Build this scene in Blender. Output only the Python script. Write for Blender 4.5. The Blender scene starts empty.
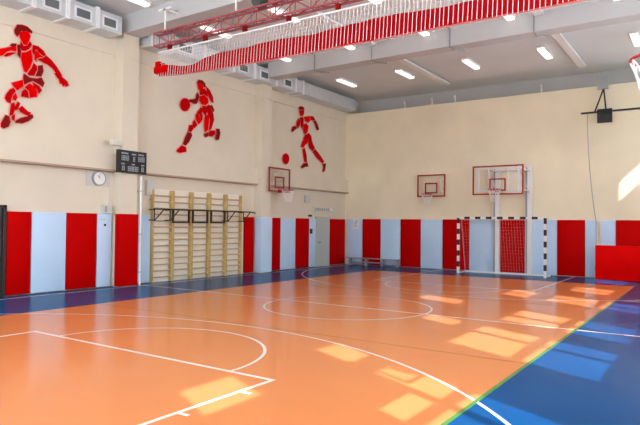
import bpy, bmesh, math, random
from mathutils import Vector, Matrix
random.seed(7)
S = bpy.context.scene
C = S.collection

# ---------------------------------------------------------------- camera
cd = bpy.data.cameras.new('camera'); cam = bpy.data.objects.new('camera', cd); C.objects.link(cam)
cd.sensor_fit = 'HORIZONTAL'; cd.sensor_width = 36.0; cd.lens = 32.7596
cd.clip_start = 0.05; cd.clip_end = 200
cam.matrix_world = Matrix([[0.826484, 0.002218, 0.562956, 0.0], [0.562859, -0.022205, -0.826254, 0.0], [0.010668, 0.999751, -0.0196, 1.760036], [0, 0, 0, 1]])
S.camera = cam

# ---------------------------------------------------------------- world, sun, exposure
WORLD = 18.2
SUN = 11.0
LAMP = 1.2
EXPOSURE = 0.0
w = bpy.data.worlds.new('daylight'); S.world = w; w.use_nodes = True
bg = w.node_tree.nodes['Background']
bg.inputs['Color'].default_value = (0.86, 0.93, 1.0, 1); bg.inputs['Strength'].default_value = WORLD
sd = bpy.data.lights.new('sun', 'SUN'); sd.energy = SUN; sd.angle = math.radians(0.7); sd.color = (0.90, 0.96, 1.0)
sun = bpy.data.objects.new('sun', sd); C.objects.link(sun)
sun.location = (20, -5, 20)
sun.rotation_euler = Vector((-1.0, 0.5, -1.0)).to_track_quat('-Z', 'Y').to_euler()
S.view_settings.view_transform = 'Standard'; S.view_settings.look = 'None'
S.view_settings.exposure = EXPOSURE; S.view_settings.gamma = 1.0; S.view_settings.use_curve_mapping = False
S.cycles.use_denoising = True
S.cycles.max_bounces = 10; S.cycles.diffuse_bounces = 6; S.cycles.transparent_max_bounces = 16
S.cycles.sample_clamp_indirect = 8.0
S.cycles.caustics_reflective = False; S.cycles.caustics_refractive = False

FIGS={
 'slam':[
  ('d','hair',[(7.17,6.24),(7.23,6.37),(7.34,6.4),(7.47,6.39),(7.58,6.32),(7.58,6.28),(7.45,6.3),(7.31,6.26),(7.27,6.17),(7.23,6.11),(7.18,6.16)]),
  ('b','face',[(7.29,6.21),(7.37,6.26),(7.5,6.28),(7.54,6.19),(7.5,6.05),(7.46,5.96),(7.39,5.96),(7.33,6.05),(7.29,6.13)]),
  ('m','neck',[(7.32,6.0),(7.38,5.91),(7.48,5.94),(7.54,6.06),(7.58,6.0),(7.51,5.88),(7.43,5.82),(7.35,5.8),(7.31,5.9)]),
  ('b','chest',[(7.35,5.74),(7.46,5.78),(7.57,5.87),(7.58,5.76),(7.6,5.61),(7.55,5.45),(7.47,5.31),(7.42,5.32),(7.38,5.45),(7.34,5.61)]),
  ('d','shoulder',[(7.24,5.9),(7.29,5.91),(7.32,5.76),(7.31,5.62),(7.26,5.68)]),
  ('b','upper_arm',[(6.53,5.38),(6.67,5.53),(6.84,5.7),(6.96,5.75),(7.08,5.81),(7.21,5.84),(7.21,5.75),(7.09,5.74),(6.98,5.68),(6.91,5.59),(6.85,5.56),(6.67,5.42),(6.57,5.31)]),
  ('m','forearm',[(6.94,5.57),(7.0,5.64),(7.1,5.68),(7.21,5.71),(7.07,5.62),(6.98,5.57)]),
  ('d','shoulder',[(7.07,5.84),(7.11,5.89),(7.21,5.92),(7.2,5.86),(7.13,5.84)]),
  ('m','shoulder',[(7.62,5.99),(7.74,5.99),(7.87,5.92),(7.94,5.84),(7.89,5.8),(7.77,5.86),(7.71,5.93),(7.66,5.89),(7.64,5.77),(7.61,5.84)]),
  ('b','shoulder',[(7.67,5.85),(7.7,5.89),(7.78,5.81),(7.89,5.76),(7.79,5.75),(7.7,5.7),(7.71,5.63),(7.67,5.67)]),
  ('m','forearm',[(7.95,5.82),(8.08,5.74),(8.22,5.61),(8.38,5.42),(8.28,5.39),(8.14,5.55),(8.0,5.62),(7.9,5.64),(7.74,5.69),(7.89,5.74)]),
  ('m','ribs',[(7.64,5.56),(7.71,5.51),(7.72,5.43),(7.65,5.27),(7.53,5.25),(7.51,5.29),(7.6,5.43)]),
  ('d','ribs',[(7.76,5.52),(7.86,5.56),(7.88,5.42),(7.83,5.29),(7.7,5.27),(7.76,5.42)]),
  ('m','hand',[(8.18,5.43),(8.29,5.45),(8.37,5.38),(8.52,5.3),(8.56,5.21),(8.49,5.17),(8.46,5.21),(8.42,5.17),(8.37,5.24),(8.33,5.21),(8.31,5.31),(8.24,5.37)]),
  ('d','waist',[(7.41,5.25),(7.56,5.18),(7.73,5.2),(7.84,5.25),(7.91,5.14),(7.88,5.05),(7.79,5.09),(7.63,5.14),(7.52,5.08),(7.43,5.01),(7.4,5.15)]),
  ('b','shorts',[(7.13,4.98),(7.38,5.1),(7.39,4.96),(7.26,4.84),(7.18,4.91)]),
  ('b','thigh',[(7.44,4.94),(7.55,5.04),(7.66,5.0),(7.73,4.89),(7.73,4.77),(7.57,4.72),(7.55,4.86),(7.48,4.92)]),
  ('m','thigh',[(7.63,5.09),(7.78,5.03),(7.85,4.95),(7.79,4.86),(7.75,4.94),(7.67,5.02)]),
  ('m','thigh',[(7.38,4.82),(7.44,4.89),(7.5,4.85),(7.53,4.71),(7.36,4.71)]),
  ('m','knee',[(6.98,4.6),(7.01,4.69),(7.1,4.82),(7.17,4.86),(7.21,4.8),(7.14,4.71),(7.11,4.61),(7.1,4.5),(7.02,4.53)]),
  ('b','knee',[(7.17,4.68),(7.22,4.75),(7.25,4.67),(7.22,4.59),(7.16,4.6)]),
  ('m','shin',[(7.13,4.49),(7.19,4.52),(7.21,4.4),(7.16,4.24),(7.09,4.21),(7.11,4.35)]),
  ('m','shin',[(7.21,4.42),(7.28,4.56),(7.32,4.53),(7.27,4.39),(7.23,4.36)]),
  ('d','shoe',[(6.9,3.99),(7.0,4.2),(7.07,4.18),(7.1,4.06),(7.06,3.95),(6.96,3.9),(6.9,3.92)]),
  ('m','calf',[(7.3,4.4),(7.38,4.47),(7.51,4.37),(7.59,4.35),(7.56,4.27),(7.47,4.29),(7.35,4.34)]),
  ('d','shoe',[(7.24,4.1),(7.35,4.18),(7.52,4.25),(7.63,4.32),(7.65,4.26),(7.53,4.15),(7.39,4.08),(7.24,4.07)]),
  ('m','calf',[(7.15,4.2),(7.21,4.25),(7.2,4.11),(7.16,4.13)]),
 ],
 'dribble':[
  ('m','ball',[(12.69,5.44),(12.68,5.37),(12.64,5.31),(12.59,5.25),(12.52,5.22),(12.45,5.21),(12.39,5.22),(12.34,5.26),(12.3,5.31),(12.29,5.37),(12.3,5.44),(12.33,5.51),(12.38,5.56),(12.45,5.6),(12.52,5.61),(12.58,5.6),(12.64,5.57),(12.67,5.51)]),
  ('d','hair',[(12.98,6.2),(13.05,6.3),(13.21,6.31),(13.33,6.23),(13.34,6.12),(13.29,6.12),(13.21,6.22),(13.09,6.25),(13.01,6.14)]),
  ('b','face',[(13.01,6.13),(13.07,6.23),(13.18,6.21),(13.25,6.12),(13.21,6.0),(13.11,5.96),(13.04,6.02)]),
  ('b','chest',[(13.09,5.78),(13.3,5.87),(13.46,5.78),(13.48,5.64),(13.35,5.55),(13.18,5.55),(13.09,5.65)]),
  ('m','shoulder',[(13.1,5.93),(13.29,6.08),(13.4,5.99),(13.47,5.83),(13.31,5.89),(13.12,5.83)]),
  ('d','arm',[(13.01,5.88),(13.07,5.81),(13.04,5.69),(12.98,5.54),(12.88,5.51),(12.68,5.54),(12.66,5.6),(12.81,5.63),(12.93,5.68),(12.96,5.81)]),
  ('m','arm',[(13.36,6.16),(13.53,6.07),(13.68,5.87),(13.71,5.7),(13.63,5.7),(13.52,5.82),(13.43,5.98)]),
  ('m','waist',[(13.22,5.5),(13.41,5.52),(13.51,5.59),(13.6,5.46),(13.7,5.33),(13.7,5.19),(13.53,5.16),(13.43,5.37),(13.36,5.2),(13.24,5.31)]),
  ('d','waist',[(13.55,5.57),(13.65,5.59),(13.75,5.45),(13.7,5.38)]),
  ('m','hip',[(13.16,5.44),(13.22,5.4),(13.2,5.25),(13.1,5.23),(12.98,5.2),(13.02,5.28)]),
  ('b','thigh',[(12.94,5.18),(13.07,5.21),(13.17,4.98),(13.06,4.89),(12.94,5.05)]),
  ('m','thigh',[(13.1,5.22),(13.23,5.24),(13.22,5.06),(13.18,5.01)]),
  ('m','thigh',[(12.88,5.0),(13.01,4.86),(12.89,4.74),(12.8,4.77),(12.83,4.92)]),
  ('m','shin',[(12.68,4.8),(12.78,4.82),(12.84,4.71),(12.75,4.6),(12.63,4.6)]),
  ('d','shin',[(12.61,4.57),(12.76,4.57),(12.79,4.49),(12.67,4.28),(12.53,4.15),(12.42,4.18),(12.51,4.39)]),
  ('m','shoe',[(12.38,4.13),(12.55,4.09),(12.56,3.96),(12.32,3.9),(12.18,3.92),(12.2,3.98)]),
  ('b','thigh',[(13.34,5.19),(13.49,5.27),(13.53,5.26),(13.51,5.03),(13.47,4.77),(13.35,4.66),(13.31,4.87),(13.32,5.07)]),
  ('m','thigh',[(13.56,5.28),(13.71,5.32),(13.74,5.13),(13.63,4.83),(13.53,4.75),(13.56,5.01)]),
  ('d','knee',[(13.32,4.61),(13.47,4.68),(13.5,4.58),(13.41,4.52),(13.33,4.54)]),
  ('m','shin',[(13.51,4.68),(13.61,4.76),(13.79,4.78),(13.81,4.68),(13.68,4.59),(13.53,4.57)]),
  ('d','shoe',[(13.86,4.85),(14.0,4.87),(14.04,4.73),(13.98,4.51),(13.86,4.49),(13.83,4.56),(13.88,4.69)]),
 ],
 'run':[
  ('d','hair',[(18.4,6.33),(18.54,6.41),(18.74,6.4),(18.79,6.31),(18.68,6.32),(18.48,6.25)]),
  ('m','face',[(18.46,6.22),(18.69,6.3),(18.78,6.27),(18.75,6.13),(18.66,6.05),(18.54,6.04),(18.48,6.15)]),
  ('m','chest',[(18.5,5.95),(18.68,6.01),(18.74,5.92),(18.73,5.74),(18.66,5.53),(18.58,5.65)]),
  ('b','chest',[(18.79,6.03),(19.16,6.12),(19.2,5.93),(19.05,5.84),(18.85,5.9)]),
  ('b','waist',[(18.73,5.7),(18.93,5.79),(19.09,5.69),(19.03,5.47),(18.85,5.34),(18.74,5.46)]),
  ('m','arm',[(18.42,5.9),(18.49,5.86),(18.51,5.69),(18.38,5.52),(18.27,5.57),(18.29,5.74)]),
  ('d','hand',[(18.01,5.51),(18.18,5.58),(18.32,5.51),(18.18,5.44),(18.04,5.33),(17.96,5.35)]),
  ('m','arm',[(19.22,6.13),(19.42,6.14),(19.56,6.02),(19.39,5.97),(19.23,5.99)]),
  ('d','forearm',[(19.42,5.96),(19.59,6.0),(19.73,5.85),(19.81,5.72),(19.83,5.67),(19.71,5.63),(19.64,5.7),(19.55,5.85)]),
  ('m','hip',[(18.85,5.3),(19.12,5.42),(19.28,5.31),(19.32,5.19),(18.72,5.12)]),
  ('b','thigh',[(18.71,5.06),(18.8,5.12),(19.08,5.16),(19.08,5.07),(18.87,4.92),(18.74,4.78),(18.58,4.83)]),
  ('m','thigh',[(19.12,5.16),(19.3,5.19),(19.39,5.03),(19.55,4.86),(19.4,4.74),(19.16,4.84),(19.11,4.97)]),
  ('m','shin',[(18.71,4.72),(18.84,4.79),(18.96,4.53),(19.01,4.24),(18.85,4.23),(18.76,4.47)]),
  ('d','shoe',[(18.79,4.16),(19.04,4.21),(19.1,4.07),(18.89,4.05),(18.69,3.97),(18.61,4.02)]),
  ('m','shin',[(19.41,4.7),(19.59,4.82),(19.98,4.58),(20.25,4.37),(20.11,4.3),(19.71,4.49)]),
  ('d','shoe',[(20.13,4.28),(20.38,4.31),(20.34,4.12),(20.26,3.95),(20.15,3.96),(20.19,4.14)]),
 ],
 'ball':[
  ('m','disc',[(17.83,4.25),(17.82,4.18),(17.78,4.12),(17.73,4.06),(17.66,4.03),(17.59,4.03),(17.52,4.05),(17.46,4.09),(17.42,4.14),(17.41,4.21),(17.42,4.28),(17.45,4.35),(17.51,4.4),(17.58,4.43),(17.65,4.44),(17.72,4.42),(17.78,4.38),(17.82,4.32)]),
 ],
}

# ---------------------------------------------------------------- materials
def mat(name, col, rough=0.6, metal=0.0, spec=0.4, emit=None, es=0.0, noise=0.0, nscale=3.0, bump=0.0, bscale=40.0, coat=0.0):
    m = bpy.data.materials.new(name); m.use_nodes = True
    nt = m.node_tree; b = nt.nodes['Principled BSDF']
    b.inputs['Base Color'].default_value = (*col, 1); b.inputs['Roughness'].default_value = rough
    b.inputs['Metallic'].default_value = metal; b.inputs['Specular IOR Level'].default_value = spec
    b.inputs['Coat Weight'].default_value = coat; b.inputs['Coat Roughness'].default_value = 0.08
    if emit:
        b.inputs['Emission Color'].default_value = (*emit, 1); b.inputs['Emission Strength'].default_value = es
    if noise or bump:
        tc = nt.nodes.new('ShaderNodeTexCoord')
    if noise:
        n = nt.nodes.new('ShaderNodeTexNoise'); n.inputs['Scale'].default_value = nscale; n.inputs['Detail'].default_value = 4
        nt.links.new(tc.outputs['Object'], n.inputs['Vector'])
        r = nt.nodes.new('ShaderNodeValToRGB')
        r.color_ramp.elements[0].position = 0.3; r.color_ramp.elements[1].position = 0.7
        r.color_ramp.elements[0].color = (*[c*(1-noise) for c in col], 1)
        r.color_ramp.elements[1].color = (*[min(1, c*(1+noise)) for c in col], 1)
        nt.links.new(n.outputs['Fac'], r.inputs['Fac']); nt.links.new(r.outputs['Color'], b.inputs['Base Color'])
    if bump:
        n2 = nt.nodes.new('ShaderNodeTexNoise'); n2.inputs['Scale'].default_value = bscale
        nt.links.new(tc.outputs['Object'], n2.inputs['Vector'])
        bp = nt.nodes.new('ShaderNodeBump'); bp.inputs['Strength'].default_value = bump; bp.inputs['Distance'].default_value = 0.02
        nt.links.new(n2.outputs['Fac'], bp.inputs['Height']); nt.links.new(bp.outputs['Normal'], b.inputs['Normal'])
    return m

def glass(name, col=(0.95, 0.97, 1.0), refl=0.07):
    m = bpy.data.materials.new(name); m.use_nodes = True; nt = m.node_tree
    nt.nodes.clear(); o = nt.nodes.new('ShaderNodeOutputMaterial'); mx = nt.nodes.new('ShaderNodeMixShader')
    t = nt.nodes.new('ShaderNodeBsdfTransparent'); g = nt.nodes.new('ShaderNodeBsdfGlossy')
    t.inputs['Color'].default_value = (*col, 1); g.inputs['Roughness'].default_value = 0.05
    mx.inputs['Fac'].default_value = refl
    nt.links.new(t.outputs[0], mx.inputs[1]); nt.links.new(g.outputs[0], mx.inputs[2]); nt.links.new(mx.outputs[0], o.inputs['Surface'])
    return m

def translucent(name, col, tr=0.5):
    m = bpy.data.materials.new(name); m.use_nodes = True; nt = m.node_tree
    nt.nodes.clear(); o = nt.nodes.new('ShaderNodeOutputMaterial'); mx = nt.nodes.new('ShaderNodeMixShader')
    t = nt.nodes.new('ShaderNodeBsdfTranslucent'); g = nt.nodes.new('ShaderNodeBsdfDiffuse')
    t.inputs['Color'].default_value = (*col, 1); g.inputs['Color'].default_value = (*col, 1)
    mx.inputs['Fac'].default_value = 1-tr
    nt.links.new(t.outputs[0], mx.inputs[1]); nt.links.new(g.outputs[0], mx.inputs[2]); nt.links.new(mx.outputs[0], o.inputs['Surface'])
    return m

M = dict(
    wall=mat('beige_wall_paint', (0.73, 0.655, 0.51), 0.8, noise=0.03, nscale=1.2, bump=0.05),
    wall_end=mat('peach_end_wall_paint', (0.87, 0.755, 0.54), 0.8, noise=0.05, nscale=0.8, bump=0.08, bscale=12),
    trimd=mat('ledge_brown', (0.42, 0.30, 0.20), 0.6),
    ceil=mat('ceiling_grey_lit', (0.72, 0.75, 0.75), 0.85, noise=0.03, nscale=0.7),  # lit copy of the grey: ceiling brightness put into the colour
    beam=mat('ceiling_grey_shaded', (0.55, 0.545, 0.53), 0.85, noise=0.03, nscale=0.7),  # shaded copy of the ceiling grey, the beams' shade put into the colour
    orange=mat('orange_sports_vinyl', (0.62, 0.205, 0.066), 0.18, spec=0.11, noise=0.04, nscale=0.6),
    blue=mat('blue_sports_vinyl', (0.002, 0.056, 0.175), 0.20, spec=0.018, noise=0.06, nscale=0.6),
    white_line=mat('white_floor_paint', (0.80, 0.70, 0.62), 0.25, spec=0.5),
    green_line=mat('green_floor_paint', (0.06, 0.20, 0.03), 0.25, spec=0.5),
    olive_line=mat('olive_floor_paint', (0.42, 0.17, 0.03), 0.25, spec=0.5),
    red_pad=mat('red_vinyl_pad', (0.52, 0.0, 0.0), 0.5, spec=0.03, noise=0.05, nscale=1.5),
    pale_pad=mat('pale_blue_vinyl_pad', (0.56, 0.74, 0.92), 0.5, spec=0.1, noise=0.03, nscale=1.5),
    red_mat=mat('bright_red_vinyl_mat', (0.85, 0.0, 0.0), 0.5, spec=0.03, noise=0.04, nscale=2),
    white=mat('white_enamel', (0.82, 0.82, 0.80), 0.4),
    offwhite=mat('off_white_plastic', (0.66, 0.64, 0.58), 0.5),
    grey=mat('mid_grey_metal', (0.33, 0.34, 0.34), 0.45, metal=0.2),
    greypipe=mat('grey_pipe_paint', (0.52, 0.56, 0.58), 0.45),
    duct=mat('galvanised_duct', (0.62, 0.66, 0.68), 0.42, metal=0.35, noise=0.06, nscale=4),
    flange=mat('white_duct_flange', (0.80, 0.82, 0.82), 0.45),
    grille=mat('dark_grille', (0.16, 0.18, 0.19), 0.6),
    black=mat('black_paint', (0.012, 0.012, 0.012), 0.45),
    darkband=mat('dark_maroon_paint', (0.035, 0.008, 0.012), 0.5),
    wood=mat('varnished_pine', (0.58, 0.41, 0.15), 0.4, noise=0.12, nscale=9),
    wood2=mat('rung_beech', (0.58, 0.42, 0.22), 0.4, noise=0.08, nscale=9),
    truss=mat('truss_dusty_red', (0.33, 0.075, 0.085), 0.5, noise=0.1, nscale=5),
    cord=mat('white_net_cord', (0.80, 0.78, 0.74), 0.8),
    rednet=translucent('red_curtain_vinyl', (0.46, 0.008, 0.012), 0.3),
    rim=mat('rim_red_paint', (0.45, 0.01, 0.03), 0.35),
    frame_red=mat('backboard_border_red', (0.34, 0.02, 0.018), 0.45),
    acryl=glass('clear_acrylic', (0.97, 0.97, 0.97), 0.006),
    glass=glass('window_glass'),
    added_blind=translucent('added_blind_fabric', (0.80, 0.79, 0.76), 0.45),
    pink=mat('pale_pink_backing', (0.85, 0.30, 0.25), 0.6),
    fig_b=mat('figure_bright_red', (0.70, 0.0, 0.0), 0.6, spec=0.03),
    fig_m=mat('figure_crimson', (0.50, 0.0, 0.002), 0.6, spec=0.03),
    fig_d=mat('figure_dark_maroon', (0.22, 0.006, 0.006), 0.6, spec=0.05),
    door=mat('grey_green_door_paint', (0.50, 0.54, 0.50), 0.5),
    darkdoor=mat('dark_door_paint', (0.03, 0.018, 0.016), 0.5),
    clockface=mat('clock_face_white', (0.85, 0.84, 0.8), 0.4),
    plate=mat('pale_grey_panel', (0.60, 0.60, 0.56), 0.6),
    led=mat('scoreboard_pale_segments', (0.42, 0.46, 0.50), 0.5),
    lamp=mat('lamp_diffuser', (0.9, 0.9, 0.9), 0.5, emit=(1.0, 0.95, 0.88), es=LAMP),
    motor=mat('motor_dark_green', (0.05, 0.07, 0.05), 0.5),
    yellow=mat('yellow_tag', (0.7, 0.45, 0.02), 0.5),
    rope=mat('grey_rope', (0.42, 0.39, 0.35), 0.9),
    hem=mat('salmon_hem', (0.55, 0.13, 0.11), 0.7),
    cream=mat('cream_panel', (0.86, 0.80, 0.68), 0.7),
    bench=mat('bench_grey', (0.30, 0.30, 0.32), 0.5),
)

# ---------------------------------------------------------------- mesh helpers
class MB:
    def __init__(s): s.bm = bmesh.new()
    def box(s, x0, x1, y0, y1, z0, z1, bev=0.0):
        b = bmesh.new() if bev else s.bm
        vs = [b.verts.new((x, y, z)) for x in (x0, x1) for y in (y0, y1) for z in (z0, z1)]
        for f in ((0,1,3,2),(4,6,7,5),(0,4,5,1),(2,3,7,6),(0,2,6,4),(1,5,7,3)):
            b.faces.new([vs[i] for i in f])
        if bev:
            bmesh.ops.bevel(b, geom=b.edges[:], offset=bev, segments=2, affect='EDGES', profile=0.6)
            s._merge(b)
        return s
    def _merge(s, b):
        me = bpy.data.meshes.new('t'); b.to_mesh(me); b.free(); s.bm.from_mesh(me); bpy.data.meshes.remove(me)
    def tube(s, pts, r, n=8, closed=False, cap=True):
        pts = [Vector(p) for p in pts]; N = len(pts); rings = []
        prev = None
        for i, p in enumerate(pts):
            if closed: d = pts[(i+1) % N]-pts[i-1]
            elif i == 0: d = pts[1]-p
            elif i == N-1: d = p-pts[i-1]
            else: d = (pts[i+1]-pts[i-1])
            d.normalize()
            if prev is None:
                up = Vector((0,0,1)) if abs(d.z) < 0.9 else Vector((1,0,0))
                a = d.cross(up).normalized()
            else:
                a = (prev-d*prev.dot(d)).normalized()
            prev = a; b_ = d.cross(a)
            rr = r[i] if isinstance(r, (list, tuple)) else r
            rings.append([s.bm.verts.new(p+(a*math.cos(2*math.pi*k/n)+b_*math.sin(2*math.pi*k/n))*rr) for k in range(n)])
        for i in range(N if closed else N-1):
            A, B = rings[i], rings[(i+1) % N]
            for k in range(n):
                s.bm.faces.new((A[k], A[(k+1) % n], B[(k+1) % n], B[k]))
        if cap and not closed:
            s.bm.faces.new(rings[0][::-1]); s.bm.faces.new(rings[-1])
        return s
    def prism(s, poly, fn, d0, d1):
        """polygon (a, b) extruded between depths d0, d1; fn(a, b, d) -> xyz"""
        A = [s.bm.verts.new(fn(a, b, d0)) for a, b in poly]; B = [s.bm.verts.new(fn(a, b, d1)) for a, b in poly]
        n = len(poly)
        try:
            s.bm.faces.new(A[::-1]); s.bm.faces.new(B)
        except ValueError: pass
        for k in range(n): s.bm.faces.new((A[k], A[(k+1) % n], B[(k+1) % n], B[k]))
        return s
    def build(s, name, m, parent=None, smooth=False):
        bmesh.ops.recalc_face_normals(s.bm, faces=s.bm.faces[:])
        me = bpy.data.meshes.new(name); s.bm.to_mesh(me); s.bm.free()
        me.materials.append(m)
        if smooth:
            for p in me.polygons: p.use_smooth = True
            try: me.set_sharp_from_angle(angle=math.radians(40))
            except Exception: pass
        o = bpy.data.objects.new(name, me); C.objects.link(o)
        if parent:
            o.parent = parent; o.matrix_parent_inverse = parent_inv(parent)
        return o
def world_of(o):
    m = Matrix.LocRotScale(o.location, o.rotation_euler, o.scale)
    return world_of(o.parent) @ o.matrix_parent_inverse @ m if o.parent else m
def parent_inv(p): return world_of(p).inverted()
def thing(name, label, cat, loc=(0,0,0), group=None):
    o = bpy.data.objects.new(name, None); C.objects.link(o); o.location = loc; o.empty_display_size = 0.1
    o['label'] = label; o['category'] = cat
    if group: o['group'] = group
    return o
def tag(o, label, cat, group=None):
    o['label'] = label; o['category'] = cat
    if group: o['group'] = group
    return o
def struct(o): o['kind'] = 'structure'; return o
def dup(root, loc, label):
    """copy of a thing, its parts and their sub-parts, at another place"""
    r = root.copy(); C.objects.link(r); r.location = loc; r['label'] = label
    def rec(src, dst):
        for ch in list(src.children):
            c = ch.copy(); C.objects.link(c); c.parent = dst; rec(ch, c)
    rec(root, r); return r

# room numbers (metres)
XL, XR, YN, YF, ZC = -13.67, 0.75, -0.67, 22.05, 7.40
MH = 1.975

# ---------------------------------------------------------------- the setting
fl = struct(MB().box(XL-.2, XR+.2, YN-.2, YF+.2, -0.2, 0).build('floor', M['blue']))
MB().box(-10.93, -1.99, 1.69, 19.60, 0.0, 0.0015).build('orange_court_surface', M['orange'], fl)
LZ0, LZ1 = 0.0016, 0.003
def ring(cx, cy, r, a0, a1, wd=0.043, n=96):
    mb = MB(); bm = mb.bm; P = []
    for i in range(n+1):
        a = math.radians(a0+(a1-a0)*i/n); c, s_ = math.cos(a), math.sin(a)
        P.append([bm.verts.new((cx+q*c, cy+q*s_, LZ1)) for q in (r-wd, r)])
    for i in range(n): bm.faces.new((P[i][0], P[i][1], P[i+1][1], P[i+1][0]))
    return mb
def seg(x0, x1, y0, y1, z=LZ1):
    return MB().box(x0, x1, y0, y1, LZ0, z)
CX, CY = -6.55, 10.69
FTN, FTF = 5.17, 2*CY-5.17
WL = M['white_line']
seg(-13.2, 0.3, CY-.025, CY+.025).build('halfway_line', WL, fl)
ring(CX, CY, 1.8, 0, 360).build('centre_circle', WL, fl)
for sy, nm in ((1, 'near'), (-1, 'far')):
    ft = FTN if sy == 1 else FTF
    base = ft-5.8*sy
    seg(CX-2.45, CX+2.45, min(ft, ft-.05*sy), max(ft, ft-.05*sy)).build('free_throw_line', WL, fl)
    for sx in (-1, 1):
        a = CX+sx*2.45
        seg(min(a, a-.05*sx), max(a, a-.05*sx), min(base, ft), max(base, ft), LZ1+.0002).build('lane_line', WL, fl)
        for t in (0.57, 1.42, 2.27):
            yy = ft-t*sy
            seg(min(a, a+.12*sx), max(a, a+.12*sx), yy-.025, yy+.025, LZ1).build('lane_tick', WL, fl)
    a0 = 0 if sy == 1 else 180
    ring(CX, ft-.02*sy, 1.8, a0, a0+180, n=60).build('free_throw_arc', WL, fl)
    bc = ft-4.225*sy
    ring(CX, bc, 6.72 if sy == -1 else 6.63, a0, a0+180, n=140).build('three_point_arc', WL, fl)
    for sx in (-1, 1):
        a = CX+sx*6.66
        seg(a-.025, a+.025, min(base, bc), max(base, bc)).build('three_point_side', WL, fl)
    seg(-13.2, 0.3, base-.025, base+.025, LZ1+.0003).build('baseline', WL, fl)
for a in (-13.18, 0.28): seg(a-.025, a+.025, FTN-5.8, FTF+5.8, LZ1+.0001).build('court_sideline', WL, fl)
seg(-2.02, -1.97, 1.69, 19.60, LZ1+.0004).build('green_sideline', M['green_line'], fl)
for yy in (7.69, 13.69):
    seg(-10.93, -2.03, yy-.025, yy+.025, LZ1-.0004).build('attack_line', M['olive_line'], fl)
seg(-1.9, 0.28, 15.60, 15.65).build('cross_court_line', WL, fl)

wl = struct(MB().box(XL-.2, XL, YN-.2, YF+.2, 0, ZC).build('wall_left', M['wall']))
YR = 23.1      # the wall is set back above 6.65 m
struct(MB().box(XL, XR+.2, YF, YR+.2, 0, 6.65).build('wall_end', M['wall_end']))
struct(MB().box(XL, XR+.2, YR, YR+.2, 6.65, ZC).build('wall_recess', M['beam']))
struct(MB().box(XL-.2, XL, YF+.2, YR+.2, 0, ZC).box(XR, XR+.2, YF, YR+.2, 6.65, ZC).build('trim_31', M['wall']))
ADDED_WIN = [(-12.4, -10.4), (-9.4, -7.4), (-6.4, -4.4), (-3.4, -1.4)]; NZ = (3.2, 6.3)  # unseen near-wall windows, added so daylight brightens the end wall
mb = MB().box(XL, XR+.2, YN-.12, YN, 0, NZ[0]).box(XL, XR+.2, YN-.12, YN, NZ[1], ZC)
xs_ = [XL]+[v for q in ADDED_WIN for v in q]+[XR+.2]
for i in range(0, len(xs_), 2): mb.box(xs_[i], xs_[i+1], YN-.12, YN, *NZ)
struct(mb.build('wall_near', M['wall']))
for i, (a, b) in enumerate(ADDED_WIN):
    f_ = MB()
    for q in (a, (a+b)/2-.03, b-.06): f_.box(q, q+.06, YN-.08, YN-.03, *NZ)
    for q in (NZ[0], (NZ[0]+NZ[1])/2, NZ[1]-.06): f_.box(a, b, YN-.08, YN-.03, q, q+.06)
    wo = struct(f_.build('window_%d' % (11+i), M['white']))  # frame of an added window, out of view
    MB().box(a+.01, b-.01, YN-.06, YN-.055, NZ[0]+.01, NZ[1]-.01).build('pane', M['glass'], wo)
    ld = bpy.data.lights.new('window_daylight', 'AREA'); ld.shape = 'RECTANGLE'; ld.size = b-a; ld.size_y = NZ[1]-NZ[0]
    ld.cycles.is_portal = True
    lo = bpy.data.objects.new('window_daylight', ld); C.objects.link(lo)
    lo.location = ((a+b)/2, YN-.11, sum(NZ)/2); lo.rotation_euler = (math.radians(90), 0, 0)
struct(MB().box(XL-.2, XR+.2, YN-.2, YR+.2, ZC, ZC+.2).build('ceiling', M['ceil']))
# ceiling beams across the hall
for i, (xb, yb) in enumerate(((XL, 4.5), (XL, 10.0), (-13.05, 15.8))):
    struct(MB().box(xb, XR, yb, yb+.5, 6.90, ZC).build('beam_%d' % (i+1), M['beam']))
# pilasters on the left wall
for i, (ya, yb) in enumerate(((4.5, 5.02), (9.98, 10.5), (15.86, 16.38))):
    struct(MB().box(XL, -13.32, ya, yb, 0, 6.90).build('pilaster_%d' % (i+1), M['wall']))
    struct(MB().box(XL, -13.30, ya-.02, yb+.02, 6.24, 6.29).build('trim_%d' % (20+i), M['wall']))
# cornice and lintel bands between the pilasters
bays = ((YN, 4.5), (5.02, 9.98), (10.5, 15.86), (16.38, YF))
for i, (a, b) in enumerate(bays):
    struct(MB().box(XL, XL+.035, a, b, 6.32, 6.85).build('trim_%d' % (1+i), M['wall']))
    z1 = 3.72 if i > 1 else 3.60
    struct(MB().box(XL, XL+.16, a, b, 3.17, z1).build('trim_%d' % (6+i), M['wall']))
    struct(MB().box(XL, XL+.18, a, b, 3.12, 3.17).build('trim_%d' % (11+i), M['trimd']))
# right wall with window openings
WIN = [(1.45, 2.35, (2,)), (3.15, 4.61, (0,1,2)), (6.28, 8.07, (0,1,2)), (8.90, 10.40, (0,1,3)), (12.35, 13.72, (0,1,2)),
       (15.0, 16.35, (1,)), (18.2, 19.45, (1,)), (20.22, 21.75, (3,))]
MULL = {1: (3.89, 4.02), 2: (7.38, 7.50), 3: (9.48, 9.66), 4: (12.93, 13.06), 5: (15.55, 15.68), 6: (18.85, 18.97), 7: (21.0, 21.1)}
ROWS = ((1.90, 2.95), (3.10, 4.20), (4.65, 5.45), (5.62, 6.90))
ZS, ZH = 1.84, 6.88
mb = MB().box(XR, XR+.12, YN, YF, 0, ZS).box(XR, XR+.12, YN, YF, ZH, ZC)
ys = [YN]+[v for a, b, _ in WIN for v in (a, b)]+[YF]
for i in range(0, len(ys), 2): mb.box(XR, XR+.12, ys[i], ys[i+1], ZS, ZH)
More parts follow.
